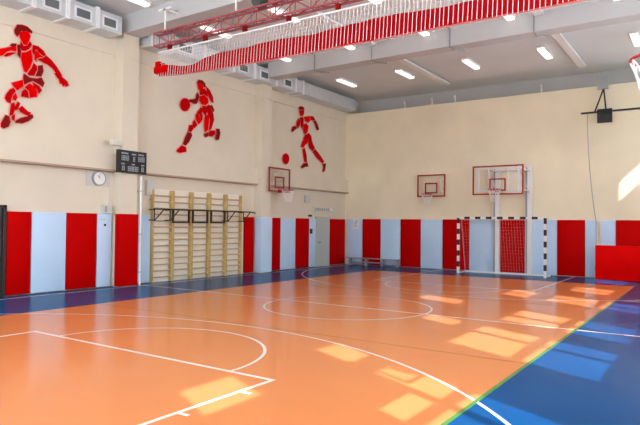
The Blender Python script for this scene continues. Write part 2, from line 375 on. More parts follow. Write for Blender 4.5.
struct(mb.build('wall_right', M['wall']))
for i, (a, b, op) in enumerate(WIN):
    fr = MB(); f0, f1 = XR+.03, XR+.09
    fr.box(f0, f1, a, a+.04, ZS, ZH).box(f0, f1, b-.04, b, ZS, ZH)
    zz = [ZS]+[v for r in ROWS for v in r]+[ZH]
    zz[-2] = ZH-.03
    for k in range(0, len(zz), 2):
        if zz[k+1] > zz[k]: fr.box(f0, f1, a, b, zz[k], zz[k+1])
    if i in MULL: fr.box(f0, f1, MULL[i][0], MULL[i][1], ZS, ZH)
    wo = struct(fr.build('window_%d' % (i+1), M['white']))
    MB().box(XR+.055, XR+.060, a+.01, b-.01, ZS+.01, ZH-.01).build('pane', M['glass'], wo)
    for k in range(4):
        if k not in op:
            MB().box(XR+.032, XR+.036, a+.02, b-.02, ROWS[k][0]-.08, min(ZH-.02, ROWS[k][1]+.08)).build('added_blind', M['added_blind'], wo)  # unseen blinds, added to block and shape the sun patches
    if i == 1:   # the near pane is covered above its lowest part
        MB().box(XR+.032, XR+.036, a+.02, 3.93, 3.45, ROWS[1][1]+.08).build('added_blind', M['added_blind'], wo)
        MB().box(XR+.032, XR+.036, a+.02, 3.93, ROWS[2][0]-.08, ROWS[2][1]+.08).build('added_blind', M['added_blind'], wo)
    if i == 7:   # lower half of the top light is covered
        MB().box(XR+.032, XR+.036, a+.02, b-.02, ROWS[3][0]-.08, 6.15).build('added_blind', M['added_blind'], wo)
    if i == 3:   # only the far half of the top light is open
        MB().box(XR+.032, XR+.036, a+.02, 9.60, ROWS[3][0]-.08, ZH-.02).build('added_blind', M['added_blind'], wo)
    if i == 3 or i == 2:
        MB().box(XR+.032, XR+.036, a+.02, 9.62 if i == 3 else 7.42, ROWS[2][0]-.08, ROWS[2][1]+.08).build('added_blind', M['added_blind'], wo)
# daylight portal hints, one per window opening
for a, b, op in WIN:
    ld = bpy.data.lights.new('window_daylight', 'AREA'); ld.shape = 'RECTANGLE'; ld.size = ZH-ZS; ld.size_y = b-a
    ld.cycles.is_portal = True
    lo = bpy.data.objects.new('window_daylight', ld); C.objects.link(lo)
    lo.location = (XR+.11, (a+b)/2, (ZS+ZH)/2); lo.rotation_euler = (0, math.radians(90), 0)

# doors in the left wall
d1 = struct(MB().box(XL, XL+.05, 6.1, 6.98, 0, 2.05, .006).build('door_1', M['darkdoor']))
MB().box(XL, XL+.09, 6.98, 7.06, 0, 2.12, .004).box(XL, XL+.09, 6.02, 6.10, 0, 2.12, .004).box(XL, XL+.09, 6.02, 7.06, 2.05, 2.12).build('door_frame', M['darkdoor'], d1)
d2 = struct(MB().box(XL, XL+.05, 19.80, 20.62, 0, 2.02, .006).build('door_2', M['door']))
MB().box(XL, XL+.07, 19.70, 19.80, 0, 2.06, .004).box(XL, XL+.07, 20.62, 20.70, 0, 2.06, .004).box(XL, XL+.07, 19.70, 20.70, 2.02, 2.06).build('door_frame', M['door'], d2)
MB().tube([(XL+.05, 19.88, 1.0), (XL+.10, 19.88, 1.0), (XL+.10, 20.0, 1.0)], .012).build('door_handle', M['black'], d2)

# ---------------------------------------------------------------- wall pads
def pad(box, m, label):
    x0, x1, y0, y1, z0, z1 = box
    root = tag(MB().box(x0, x1, y0, y1, z0, z1, .018).build('wall_pad', M[m], smooth=True), label, 'wall pad', 'padded panels along the hall walls')
    return root
r, p = 'red_pad', 'pale_pad'
PT = .07
LP = [(7.08, 7.66, r, 'red wall pad beside the dark doorway at the left edge'),
      (7.68, 8.57, p, 'wide pale blue wall pad between the two red pads left of the clock'),
      (8.59, 9.45, r, 'red wall pad on the left wall below the round clock'),
      (9.47, 9.90, p, 'narrow pale wall pad under the grey control box beside the pilaster'),
      (10.56, 11.22, p, 'pale wall pad between the white pipe and the wooden wall bars'),
      (15.32, 15.80, r, 'narrow red wall pad just right of the wooden wall bars'),
      (16.45, 17.33, r, 'red wall pad under the small backboard on the left wall'),
      (17.36, 18.28, p, 'pale wall pad between two red pads right of the left wall backboard'),
      (18.31, 19.20, r, 'red wall pad just left of the grey door jamb'),
      (19.23, 19.68, p, 'narrow pale wall pad at the left side of the grey door'),
      (20.73, 21.95, r, 'red wall pad between the grey door and the hall corner')]
for a, b, m, lb in LP: pad((XL, XL+PT, a, b, 0.02, MH), m, lb)
# padding round the pilasters: one wrapped piece each
tag(MB().box(-13.32, -13.25, 9.91, 10.52, .02, MH, .015).box(-13.48, -13.32, 9.92, 9.98, .02, MH, .01).build('wall_pad', M[r], smooth=True),
    'red wall pad wrapped round the pilaster below the scoreboard', 'wall pad', 'padded panels along the hall walls')
tag(MB().box(-13.32, -13.25, 15.79, 16.40, .02, MH, .015).box(-13.55, -13.32, 15.80, 15.86, .02, MH, .01).build('wall_pad', M[p], smooth=True),
    'pale wall pad wrapped round the second pilaster, right of the wall bars', 'wall pad', 'padded panels along the hall walls')
EP = [(-13.58, -12.82, p, 'pale end wall pad in the corner, with the small notice on it'),
      (-12.79, -11.92, r, 'red end wall pad nearest the corner, behind the low bench'),
      (-11.90, -10.98, p, 'pale end wall pad behind the right end of the low bench'),
      (-10.96, -10.07, r, 'red end wall pad under the left end of the small backboard'),
      (-10.05, -9.12, p, 'pale end wall pad under the small backboard, second left of the goal'),
      (-9.10, -8.02, r, 'red end wall pad behind the left goal post'),
      (-8.00, -6.87, p, 'pale end wall pad seen through the left half of the goal'),
      (-6.85, -5.84, r, 'red end wall pad seen through the middle of the goal'),
      (-5.82, -4.79, p, 'pale end wall pad behind the right goal post'),
      (-4.77, -3.86, r, 'red end wall pad between the goal and the grey pipe'),
      (-3.84, -3.47, p, 'narrow pale end wall pad left of the grey pipe'),
      (-3.36, -2.91, p, 'pale end wall pad right of the grey pipe, above the red crash mat'),
      (-2.89, -1.60, r, 'red end wall pad above the crash mat at the right edge')]
for a, b, m, lb in EP: pad((a+(.06 if a < -7.5 or a > -5 else -.04), b+(.06 if b < -7.5 or b > -5.5 else .02), YF-PT, YF, 0.02, MH+.02), m, lb)

# ---------------------------------------------------------------- air ducts along the left wall
def duct(y0, y1, vents, flanges, label):
    t = thing('air_duct', label, 'air duct', (XL+.05, y0, 6.70), 'ventilation ducts on the left wall')
    MB().box(XL+.04, -13.05, y0, y1, 6.72, 7.20, .01).build('duct_body', M['duct'], t)
    for a in flanges:
        MB().box(XL+.036, -13.02, a-.05, a+.05, 6.69, 7.235).build('duct_flange', M['flange'], t)
    for a, b in vents:
        v = MB().box(-13.05, -13.025, a-.05, b+.05, 6.79, 6.83).box(-13.05, -13.025, a-.05, b+.05, 7.04, 7.08).box(-13.05, -13.025, a-.05, a, 6.83, 7.04).box(-13.05, -13.025, b, b+.05, 6.83, 7.04).build('vent_frame', M['flange'], t)
        g = MB()
        g.box(-13.049, -13.045, a, b, 6.83, 7.04)
        for k in range(5): g.box(-13.045, -13.03, a, b, 6.84+k*.042, 6.855+k*.042)
        g.build('vent_grille', M['grille'], v)
duct(5.1, 9.72, [(5.9, 6.4), (6.75, 7.1), (7.56, 7.92), (8.38, 8.76), (9.16, 9.52)], [5.15, 6.55, 7.3, 8.15, 8.98], 'grey ventilation duct at upper left, left of the red truss')
duct(10.6, 18.0, [(11.7, 12.2), (13.0, 13.4), (14.33, 14.72), (15.42, 15.80), (16.78, 17.15)], [10.7, 11.45, 12.75, 14.05, 15.1, 16.3, 17.45, 17.92], 'grey ventilation duct with vents behind the raised net, running past the second beam')
duct(18.02, 21.85, [], [], 'plain grey duct without vents running into the far corner')

# ---------------------------------------------------------------- ceiling lights
def light_fixture():
    t = thing('ceiling_light', '', 'ceiling light', (0, 0, ZC), 'tube lights in rows on the ceiling')
    MB().box(-.12, .12, -.64, .64, ZC-.06, ZC, .01).build('lamp_housing', M['white'], None).parent = t
    MB().box(-.10, .10, -.62, .62, ZC-.115, ZC-.06, .02).build('lamp_diffuser', M['lamp'], None).parent = t
    for o in t.children:
        o.data.transform(Matrix.Translation((0, 0, -ZC)))
    return t
cols = [(-12.05, 'leftmost'), (-9.52, 'second from left'), (-7.0, 'middle'), (-4.56, 'fourth from left'), (-1.97, 'rightmost')]
rows = [(2.6, 'nearest, behind the view'), (6.6, 'second nearest'), (9.12, 'third, just before the red truss'), (12.15, 'just beyond the red truss'), (15.1, 'before the second ceiling beam'), (19.45, 'farthest, near the end wall')]
proto = None
for cx_, cn in cols:
    for ry, rn in rows:
        lb = 'white ceiling tube light, %s in the row %s' % (cn, rn)
        if proto is None: proto = light_fixture(); proto.location = (cx_, ry, ZC); proto['label'] = lb
        else: dup(proto, (cx_, ry, ZC), lb)

# long radiant ceiling heaters
def heater(x, y0, y1, label):
    t = thing('ceiling_heater', label, 'ceiling heater', (x, (y0+y1)/2, ZC), 'long radiant heaters on the ceiling')
    MB().box(x-.12, x+.12, y0, y1, ZC-.16, ZC-.09, .012).build('heater_panel', M['white'], t)
    for k in (.12, .5, .88):
        yy = y0+(y1-y0)*k
        MB().box(x-.015, x+.015, yy-.015, yy+.015, ZC-.09, ZC).build('hanger', M['grey'], t)
heater(-8.70, 17.0, 21.5, 'long pale ceiling heater beyond the second beam, left one')
heater(-3.80, 17.0, 21.5, 'long pale ceiling heater beyond the second beam, right one')
heater(-8.70, 12.2, 15.6, 'pale ceiling heater before the second beam, half hidden by the net')
heater(-3.80, 12.2, 15.6, 'pale ceiling heater before the second beam, right of the raised net')

# conduits on the beam and small sensors at the far end
for xx, lb in ((-11.03, 'thin grey conduit on the second ceiling beam, leftmost'), (-8.87, 'thin grey conduit on the second beam beside the left heater'),
               (-6.31, 'thin grey conduit on the second beam near the ceiling centre'), (-3.98, 'thin grey conduit on the second beam beside the right heater')):
    tag(MB().tube([(xx, 15.4, 7.38), (xx, 15.77, 7.38), (xx, 15.77, 6.88), (xx, 16.1, 6.88), (xx+.25, 16.32, 6.88)], .022, 6).build('conduit', M['grey']), lb, 'conduit')
for xx, lb in ((-10.8, 'small white sensor on top of the end wall, left of the others'), (-9.59, 'small white sensor on top of the end wall above the small backboard'),
               (-8.61, 'small white sensor on top of the end wall, third from left'), (-5.3, 'small white sensor on top of the end wall above the glass backboard')):
    t = thing('ceiling_sensor', lb, 'sensor', (xx, 22.12, 6.65), 'small sensors along the top of the end wall')
    MB().box(xx-.02, xx+.02, 22.10, 22.14, 6.65, 6.95).build('bracket', M['white'], t)
    MB().tube([(xx, 22.06, 6.92), (xx, 22.06, 6.84)], [.03, .05], 10).tube([(xx, 22.06, 6.90), (xx, 22.12, 6.92)], .012, 6).build('detector', M['white'], t)

# ---------------------------------------------------------------- red lattice truss and the divider net
TX0, TX1 = -11.55, -0.95
tr = thing('ceiling_truss', 'dusty red lattice truss hanging across the hall above the raised net', 'truss', ((TX0+TX1)/2, 9.65, 6.9))
TY = (9.54, 9.72); TZ = (6.13, 6.44)
for y in TY:
    for z in TZ:
        MB().box(TX0, TX1, y-.02, y+.02, z-.02, z+.02).build('chord', M['truss'], tr)
lt = MB(); n = 20; dx = (TX1-TX0)/n
for i in range(n+1):
    xx = TX0+i*dx
    for y in TY: lt.tube([(xx, y, TZ[0]), (xx, y, TZ[1])], .012, 5)
    for z in TZ: lt.tube([(xx, TY[0], z), (xx, TY[1], z)], .012, 5)
    if i < n:
        a, b = (0, 1) if i % 2 else (1, 0)
        for y in TY: lt.tube([(xx, y, TZ[a]), (xx+dx, y, TZ[b])], .012, 5)
        for z in TZ: lt.tube([(xx, TY[a], z), (xx+dx, TY[b], z)], .012, 5)
lt.build('lattice', M['truss'], tr)
for xx in (-11.25, -8.9, -6.4, -3.9, -1.4):
    h = MB().tube([(xx, 9.63, 6.45), (xx, 9.63, 7.02)], .022, 6).build('hanger_rod', M['white'], tr)
    MB().box(xx-.22, xx+.22, 9.60, 9.66, 7.0, 7.05).box(xx-.04, xx+.04, 9.60, 10.0, 7.0, 7.05).build('bracket', M['white'], h)
mo = MB().tube([(-8.35, 9.63, 6.62), (-7.85, 9.63, 6.62)], .12, 14).box(-8.3, -8.1, 9.52, 9.74, 6.46, 6.56).build('winch_motor', M['motor'], tr, smooth=True)
MB().box(-7.9, -7.75, 9.55, 9.71, 6.46, 6.72, .01).build('gearbox', M['truss'], mo)
MB().box(-5.40, -5.28, 9.44, 9.47, 6.04, 6.16).build('load_plate', M['yellow'], tr)
for k in range(9):
    xx = TX0+.5+k*1.22
    MB().box(xx-.04, xx+.04, 9.57, 9.66, 5.98, 6.11).build('net_clamp', M['fig_d'], tr)

net = thing('divider_net', 'white divider net with red lower band, gathered up under the truss', 'divider net', ((TX0+TX1)/2, 9.63, 5.95))
MB().tube([(TX0+.1, 9.60, 5.965), (TX1, 9.60, 5.965)], .020, 8).build('top_rail', M['white'], net)
cd_ = MB()
NX0, NX1 = TX0+.15, TX1
for i in range(int((NX1-NX0)/.085)):
    xx = NX0+i*.085+random.uniform(-.008, .008)
    zb = 5.25+.02*math.sin(xx*3)
    cd_.tube([(xx, 9.585, 5.95), (xx+.01, 9.52, 5.62), (xx, 9.50, zb-.03+.14*math.exp(-(xx-NX0)/1.3))], .0055, 4, cap=False)
    cd_.tube([(xx+.04, 9.62, 5.95), (xx+.04, 9.74, 5.62), (xx+.04, 9.76, zb)], .0045, 4, cap=False)
for z, y in ((5.85, 9.575), (5.76, 9.56), (5.67, 9.54)):
    cd_.tube([(NX0, y, z), (NX1, y, z)], .004, 4)
cd_.build('net_mesh', M['cord'], net)
def band(y0, ztop, zbot, amp, name, ph=0.0, n=420):
    mb = MB(); bm = mb.bm; P = []
    for i in range(n+1):
        xx = NX0+.15+(NX1-.85-NX0-.15)*i/n
        u = xx-NX0
        sw = 0.16*math.exp(-((u-.9)/.55)**2)          # the swag near the left end
        zt = ztop(xx)-sw; zb = zbot(xx)+.14*math.exp(-u/1.3)
        col = []
        for k in range(7):
            f = k/6
            yy = y0+amp*math.sin(u*11+ph+f*2.2)*(.4+.6*f)+.03*math.sin(f*math.pi)
            col.append(bm.verts.new((xx, yy, zt+(zb-zt)*f)))
        P.append(col)
    for i in range(n):
        for k in range(6): bm.faces.new((P[i][k], P[i+1][k], P[i+1][k+1], P[i][k+1]))
    return mb.build(name, M['rednet'], net, smooth=True)
band(9.57, lambda x: 5.60+.03*math.sin(x*1.9), lambda x: 5.24+.012*math.sin(x*5), .030, 'red_band')
band(9.68, lambda x: 5.66+.03*math.sin(x*2.3+1), lambda x: 5.27, .025, 'red_band', 1.7)
MB().tube([(NX0+.3*k, 9.58, 5.235+.14*math.exp(-.3*k/1.3)) for k in range(34)], .016, 8).build('bottom_hem', M['hem'], net)
MB().box(NX0-.08, NX0+.42, 9.46, 9.74, 5.40, 5.60, .07).box(NX0-.06, NX0+.10, 9.50, 9.70, 5.56, 5.72, .03).build('end_bundle', M['red_pad'], net, smooth=True)

# ---------------------------------------------------------------- basketball backboards
def bar_rect(mb, fn, a0, a1, z0, z1, t, d0, d1):
    for (p0, p1, q0, q1) in ((a0, a1, z0, z0+t), (a0, a1, z1-t, z1), (a0, a0+t, z0+t, z1-t), (a1-t, a1, z0+t, z1-t)):
        mb.prism([(p0, q0), (p1, q0), (p1, q1), (p0, q1)], fn, d0, d1)
def hoop(t, c, out, r=.225, cords=12, thick=.009, rt=.011, board=.15):
    """rim, net and bracket; c is the rim centre, out the unit vector from the board to the rim"""
    c = Vector(c); out = Vector(out); side = Vector((-out.y, out.x, 0))
    rm = MB().tube([c+(out*math.cos(a)+side*math.sin(a))*r for a in [2*math.pi*k/28 for k in range(28)]], rt, 8, closed=True)
    b0 = c-out*(r+board)
    rm.tube([b0+side*.07, c-out*r*.85+side*.10], .011, 6).tube([b0-side*.07, c-out*r*.85-side*.10], .011, 6)
    rmo = rm.build('rim', M['rim'], t, smooth=True)
    MB().box(b0.x-.06, b0.x+.06, b0.y-.06, b0.y+.06, b0.z-.09, b0.z+.03).build('rim_bracket', M['rim'], rmo)
    nt_ = MB(); L = 5; rr = [r, r*.86, r*.74, r*.64, r*.57, r*.56]; zz = [0, -.09, -.18, -.26, -.34, -.42]
    for k in range(cords):
        for s_ in (1, -1):
            pts = []
            for l in range(L+1):
                a = 2*math.pi*(k+s_*l*.5)/cords
                pts.append(c+(out*math.cos(a)+side*math.sin(a))*rr[l]+Vector((0, 0, zz[l]-.01)))
            nt_.tube(pts, thick, 5)
    nt_.build('hoop_net', M['cord'], t)
def board(t, kind, pos, mid, z0, wd, ht, th=.03):
    """kind 'x': board in the yz plane at x=pos; 'y': in the xz plane at y=pos"""
    fn = (lambda a, b, d: (pos+d, a, b)) if kind == 'x' else (lambda a, b, d: (a, pos+d, b))
    g = MB(); g.prism([(mid-wd/2, z0), (mid+wd/2, z0), (mid+wd/2, z0+ht), (mid-wd/2, z0+ht)], fn, -th/3, th/3)
    bo = g.build('backboard', M['acryl'], t)
    f = MB(); bar_rect(f, fn, mid-wd/2, mid+wd/2, z0, z0+ht, .055, -th/2-.002, th/2+.002); f.build('board_border', M['frame_red'], bo)
    s_ = MB(); w2 = .295*min(1, wd/1.5+.1); bar_rect(s_, fn, mid-w2, mid+w2, z0+.14, z0+.14+.45*(1 if ht > 1 else .95), .05, -th/2, th/2); s_.build('target_square', M['frame_red'], bo)
    return bo
# end wall, small board
t = thing('basketball_backboard', 'small red bordered basketball backboard on the end wall, left of the goal', 'basketball hoop', (-9.44, 21.95, 2.9), 'basketball backboards')
board(t, 'y', 21.80, -9.47, 2.89, 1.20, .90)
for xx_ in (-9.82, -9.10):
    MB().box(xx_, xx_+.04, 21.81, YF-.002, 3.1, 3.14).box(xx_, xx_+.04, 21.81, YF-.002, 3.6, 3.64).box(xx_, xx_+.04, 21.81, 21.85, 3.1, 3.64).build('wall_bracket', M['wall_end'], t)
hoop(t, (-9.47, 21.40, 2.98), (0, -1, 0), thick=.006)
# end wall, full size glass board on posts
bx = -6.49
t = thing('basketball_backboard', 'large clear backboard with red border above the goal, on two white posts', 'basketball hoop', (bx, 21.6, 0), 'basketball backboards')
board(t, 'y', 20.80, bx, 2.87, 1.83, 1.06)
for px in (bx-.33, bx+.85):
    MB().box(px-.08, px+.08, YF-.22, YF-.075, 0, 3.95, .008).build('post', M['white'], t)
    MB().box(px-.14, px-.082, YF-.20, YF-.075, 0, 3.9).build('post', M['grey'], t)  # grey strip coloured in for the shade on the post's left side
fr = MB()
for zz_ in (3.05, 3.80): fr.tube([(bx-.33, YF-.22, zz_), (bx-.33, 20.84, zz_)], .028, 8).tube([(bx+.85, YF-.22, zz_), (bx+.75, 20.84, zz_)], .028, 8)
for px in (bx-.72, bx-.33, bx+.35, bx+.72): fr.tube([(px, 20.86, 2.98), (px, 20.86, 3.86)], .03, 8)
for zz_ in (3.02, 3.82): fr.tube([(bx-.8, 20.86, zz_), (bx+.8, 20.86, zz_)], .025, 8)
fr.tube([(bx+.72, 20.9, 3.84), (bx+.85, YF-.3, 3.0)], .022, 8).tube([(bx-.33, 20.9, 3.84), (bx-.33, YF-.3, 3.0)], .022, 8).tube([(bx-.33, YF-.3, 3.82), (bx+.85, YF-.3, 3.82)], .022, 8)
fr.build('support_frame', M['white'], t, smooth=True)
hoop(t, (bx, 20.43, 3.05), (0, -1, 0), thick=.006)
# left wall board
t = thing('basketball_backboard', 'small red bordered backboard on the left wall under the running figure', 'basketball hoop', (-13.3, 16.73, 2.9), 'basketball backboards')
board(t, 'x', -13.2, 16.73, 2.90, 1.24, .89)
for yy_ in (16.5, 16.92):
    MB().box(XL+.162, -13.22, yy_, yy_+.04, 3.3, 3.34).box(XL+.162, -13.22, yy_, yy_+.04, 3.6, 3.64).box(-13.26, -13.22, yy_, yy_+.04, 3.3, 3.64).build('wall_bracket', M['wall'], t)
hoop(t, (-12.80, 16.73, 2.97), (1, 0, 0), thick=.005)
# right wall board, only its hoop is in the picture
t = thing('basketball_backboard', 'near basketball hoop with red rim and thick white net at upper right', 'basketball hoop', (.4, 5.1, 3.05), 'basketball backboards')
board(t, 'x', 0.10, 5.1, 2.92, 1.3, .95)
for yy_ in (4.85, 5.35):
    MB().tube([(XR-.005, yy_, 3.1), (.13, yy_, 3.1), (.13, yy_, 3.7), (XR-.005, yy_, 3.7)], .025, 8).build('wall_bracket', M['grey'], t)
hoop(t, (-.33, 5.1, 3.05), (-1, 0, 0), thick=.007, rt=.012)

# ---------------------------------------------------------------- handball goal
gx, gy, gd = -6.37, 20.73, 21.45
t = thing('handball_goal', 'handball goal with dark and white banded frame in front of the end wall', 'goal', (gx, gy, 0))
PB = .08
def banded(name, ax, lo, hi, fix, first, step=.2):
    mb = MB(); mb.box(*((fix-PB/2, fix+PB/2, gy-PB/2, gy+PB/2, lo, hi) if ax == 'z' else (lo, hi, gy-PB/2, gy+PB/2, fix-PB/2, fix+PB/2)))
    o = mb.build(name, M['white'], t)
    e = .003; k = first
    h = PB/2+e
    while k < hi-.01:
        a, b = max(k, lo), min(k+step, hi)
        if b > a:
            d = MB()
            if ax == 'z': d.box(fix-h, fix+h, gy-h, gy+h, a, b)
            else: d.box(a, b, gy-h, gy+h, fix-h, fix+h)
            d.build('dark_band', M['darkband'], o)
        k += 2*step
    return o
banded('goal_post', 'z', 0, 2.08, gx-1.54, .24)
banded('goal_post', 'z', 0, 2.08, gx+1.54, .24)
banded('crossbar', 'x', gx-1.5, gx+1.5, 2.04, gx-1.5-.2)
bf = MB()
for sx in (-1, 1):
    bf.tube([(gx+sx*1.54, gy+.04, .02), (gx+sx*1.54, gd, .02)], .022, 8).tube([(gx+sx*1.54, gy+.04, 2.02), (gx+sx*1.54, gy+.30, 1.98), (gx+sx*1.54, gd, .02)], .006, 6)
bf.box(gx-1.54, gx+1.54, gd-.03, gd+.03, .0, .06)
bf.build('back_frame', M['white'], t, smooth=True)
gn = MB()
def gp(u, f):
    # side profile from the crossbar back and down to the ground bar
    pr = [(gy+.04, 2.02), (gy+.30, 1.95), (gy+.5, 1.0), (gd, .05)]
    s_ = f*3; i = min(2, int(s_)); q = s_-i
    return (u, pr[i][0]+(pr[i+1][0]-pr[i][0])*q, pr[i][1]+(pr[i+1][1]-pr[i][1])*q)
for k in range(31): gn.tube([gp(gx-1.5+k*.1, f/3) for f in range(4)], .0014, 3, cap=False)
for k in range(1, 24): gn.tube([gp(gx-1.5, k/24), gp(gx+1.5, k/24)], .0008, 3, cap=False)
gn.build('goal_net', M['cord'], t)

# ---------------------------------------------------------------- wooden wall bars and the black pull-up frames
YB = [11.22, 11.99, 12.76, 13.53, 14.30, 15.06]
names = ['leftmost section', 'second section from left', 'middle section', 'fourth section from left', 'rightmost section']
def wall_bars():
    t = thing('wall_bars', '', 'wall bars', (XL, 0, 0), 'wooden wall bars on the left wall')
    for y in (.025, .745):
        MB().box(0.04, .17, y-.02, y+.02, 0, 2.71, .004).box(0, .05, y-.02, y+.02, 2.4, 2.44).box(0, .05, y-.02, y+.02, .4, .44).build('upright', M['wood'], None).parent = t
    for k in range(14):
        z = .15+k*.184
        MB().tube([(.12, .05, z), (.12, .72, z)], .021, 8).build('rung', M['wood2'], None, smooth=True).parent = t
    return t
wb = None
for y, nm in zip(YB[:-1], names):
    lb = 'wooden wall bars on the left wall, %s' % nm
    if wb is None: wb = wall_bars(); wb.location = (XL, y, 0); wb['label'] = lb
    else: dup(wb, (XL, y, 0), lb)
t = thing('pull_up_frame', 'black steel pull-up frames hooked across the wall bars', 'pull-up frame', (XL+.2, 13.1, 2.1))
MB().tube([(XL+.40, 11.05, 2.14), (XL+.40, 15.25, 2.14), (XL+.46, 15.42, 2.11)], .022, 8).build('long_bar', M['black'], t, smooth=True)
for a, b in ((11.75, 12.42), (12.54, 13.20), (13.32, 13.98)):
    MB().box(XL+.38, XL+.42, a, a+.05, 1.76, 2.12).box(XL+.38, XL+.42, b-.05, b, 1.76, 2.12).box(XL+.38, XL+.42, a, b, 1.74, 1.79).build('square_frame', M['black'], t)
for a, dr in ((11.08, 1), (11.66, 1), (14.10, 1), (14.86, 1)):
    x_ = XL+.40
    cb = MB()
    for p0, p1 in (((x_, a, 2.14), (x_, a, 1.80)), ((x_, a, 1.80), (x_, a+.36, 2.14)), ((x_, a, 2.12), (XL+.17, a, 2.12)), ((x_, a, 1.82), (XL+.17, a, 1.82))):
        cb.tube([p0, p1], .018, 6)
    cb.build('corner_brace', M['black'], t)

struct(MB().box(XL, XL+.012, 11.24, 15.28, 0.0, 2.74).build('trim_30', M['cream']))
# ---------------------------------------------------------------- wall figures
def inflate(poly, d):
    c = len(poly); out = []
    area = sum(poly[i][0]*poly[(i+1) % c][1]-poly[(i+1) % c][0]*poly[i][1] for i in range(c))
    sg = 1 if area > 0 else -1
    for i in range(c):
        p0, p1, p2 = Vector(poly[i-1]), Vector(poly[i]), Vector(poly[(i+1) % c])
        e0 = (p1-p0); e1 = (p2-p1)
        if e0.length < 1e-6 or e1.length < 1e-6: out.append(tuple(p1)); continue
        e0.normalize(); e1.normalize()
        n_ = Vector((e0.y+e1.y, -e0.x-e1.x))
        if n_.length < .2: out.append(tuple(p1)); continue
        n_.normalize(); out.append(tuple(p1+n_*d*sg))
    return out
def figure(key, name, label, cat, inset=-.010):
    P = FIGS[key]; ys_ = [v[0] for q in P for v in q[2]]; zs_ = [v[1] for q in P for v in q[2]]
    t = thing(name, label, cat, (XL+.04, sum(ys_)/len(ys_), min(zs_)), 'red relief figures on the left wall')
    fn = lambda a, b, d: (XL+d, a, b)
    bk = MB()
    for k, q in enumerate(P): bk.prism(inflate(q[2], .028), fn, .036, .052+.0001*k)
    bk.build('backing', M['pink'], t)
    for k, (tone, nm, poly) in enumerate(P):
        MB().prism(inflate(poly, -inset), fn, .050, .066+.0002*k).build(nm, M['fig_'+tone], t)
figure('slam', 'wall_figure', 'red relief figure of a leaping player at the left end of the wall', 'wall figure')
figure('dribble', 'wall_figure', 'red relief figure of a player dribbling a ball, middle of three', 'wall figure', -.006)
figure('run', 'wall_figure', 'red relief figure of a running player above the left wall backboard', 'wall figure', -.006)
figure('ball', 'wall_disc', 'red flat ball disc on the wall in front of the running figure', 'wall disc', 0)

# ---------------------------------------------------------------- clock, scoreboard, boxes, pipes on the left wall
X1 = XL+.02
t = thing('wall_clock', 'round white wall clock with grey rim, left of the scoreboard', 'clock', (XL, 9.47, 2.9))
MB().box(XL, X1, 9.14, 9.86, 2.70, 3.10, .004).build('back_panel', M['plate'], t)
a_ = [2*math.pi*k/32 for k in range(32)]
MB().tube([(X1, 9.50, 2.91), (X1+.06, 9.50, 2.91)], .20, 32).build('clock_rim', M['grey'], t, smooth=True)
fc = MB().tube([(X1+.05, 9.50, 2.91), (X1+.065, 9.50, 2.91)], .165, 32).build('clock_face', M['clockface'], t)
MB().tube([(X1+.07, 9.50, 2.91), (X1+.07, 9.44, 2.99)], .006, 5).tube([(X1+.07, 9.50, 2.91), (X1+.07, 9.51, 3.04)], .004, 5).build('clock_hands', M['black'], fc)
# scoreboard in front of the pilaster
SBX = -13.20
t = thing('scoreboard', 'black electronic scoreboard hung on the pilaster above the red pad', 'scoreboard', (SBX, 10.3, 3.1))
sy0, sy1, sz0, sz1 = 9.79, 10.72, 3.09, 3.70
MB().box(-13.31, SBX, sy0, sy1, sz0, sz1, .008).build('case', M['black'], t)
W_, H_ = sy1-sy0, sz1-sz0
def sb(u0, u1, v0, v1): return (SBX, SBX+.006, sy0+u0*W_, sy0+u1*W_, sz1-v1*H_, sz1-v0*H_)
SEG = {'0': 'abcdef', '8': 'abcdefg', '1': 'bc', '2': 'abged', '3': 'abgcd'}
def digit(mb, u0, u1, v0, v1, ch):
    tu, tv = (u1-u0)*.24, (v1-v0)*.13; vm = (v0+v1)/2
    D = dict(a=(u0, u1, v0, v0+tv), g=(u0, u1, vm-tv/2, vm+tv/2), d=(u0, u1, v1-tv, v1), f=(u0, u0+tu, v0, vm), e=(u0, u0+tu, vm, v1), b=(u1-tu, u1, v0, vm), c=(u1-tu, u1, vm, v1))
    for q in SEG[ch]: mb.box(*sb(*D[q]))
for nm, (u0, u1, v0, v1), ds in (('home_score', (.10, .36, .24, .46), '888'), ('period_digit', (.50, .58, .26, .48), '8'), ('guest_score', (.68, .92, .24, .46), '888'),
                                ('foul_digit', (.12, .22, .70, .90), '8'), ('game_clock', (.32, .70, .70, .92), '8888'), ('foul_digit', (.80, .90, .70, .90), '8')):
    g = MB(); n_ = len(ds); w1 = (u1-u0)/n_
    for k, ch in enumerate(ds): digit(g, u0+k*w1+.008, u0+(k+1)*w1-.008, v0, v1, ch)
    g.build(nm, M['led'], t)
for (u0, u1, v) in ((.10, .36, .11), (.46, .62, .13), (.70, .92, .12), (.10, .24, .58), (.46, .60, .58), (.80, .92, .58)):
    k = u0; g = MB()
    while k < u1-.02: g.box(*sb(k, k+.028, v, v+.06)); k += .04
    g.build('caption', M['led'], t)
tag(MB().box(-13.32, -13.22, 9.60, 9.96, 3.80, 3.94, .02).build('emergency_light', M['offwhite'], smooth=True), 'pale emergency light fixture above the scoreboard', 'emergency light')
tag(MB().box(XL, XL+.12, 11.05, 11.32, 2.55, 2.98, .012).build('loudspeaker', M['plate'], smooth=True), 'pale grey wall speaker right of the scoreboard, above the wall bars', 'speaker')
t = thing('control_box', 'small grey control box on the wall above the narrow pale pad', 'control box', (XL, 9.75, 1.95))
MB().box(XL, XL+.14, 9.60, 9.86, 1.98, 2.22, .01).build('case', M['plate'], t)
MB().box(XL+.14, XL+.15, 9.63, 9.70, 2.02, 2.18).build('grey_panel', M['grey'], t)
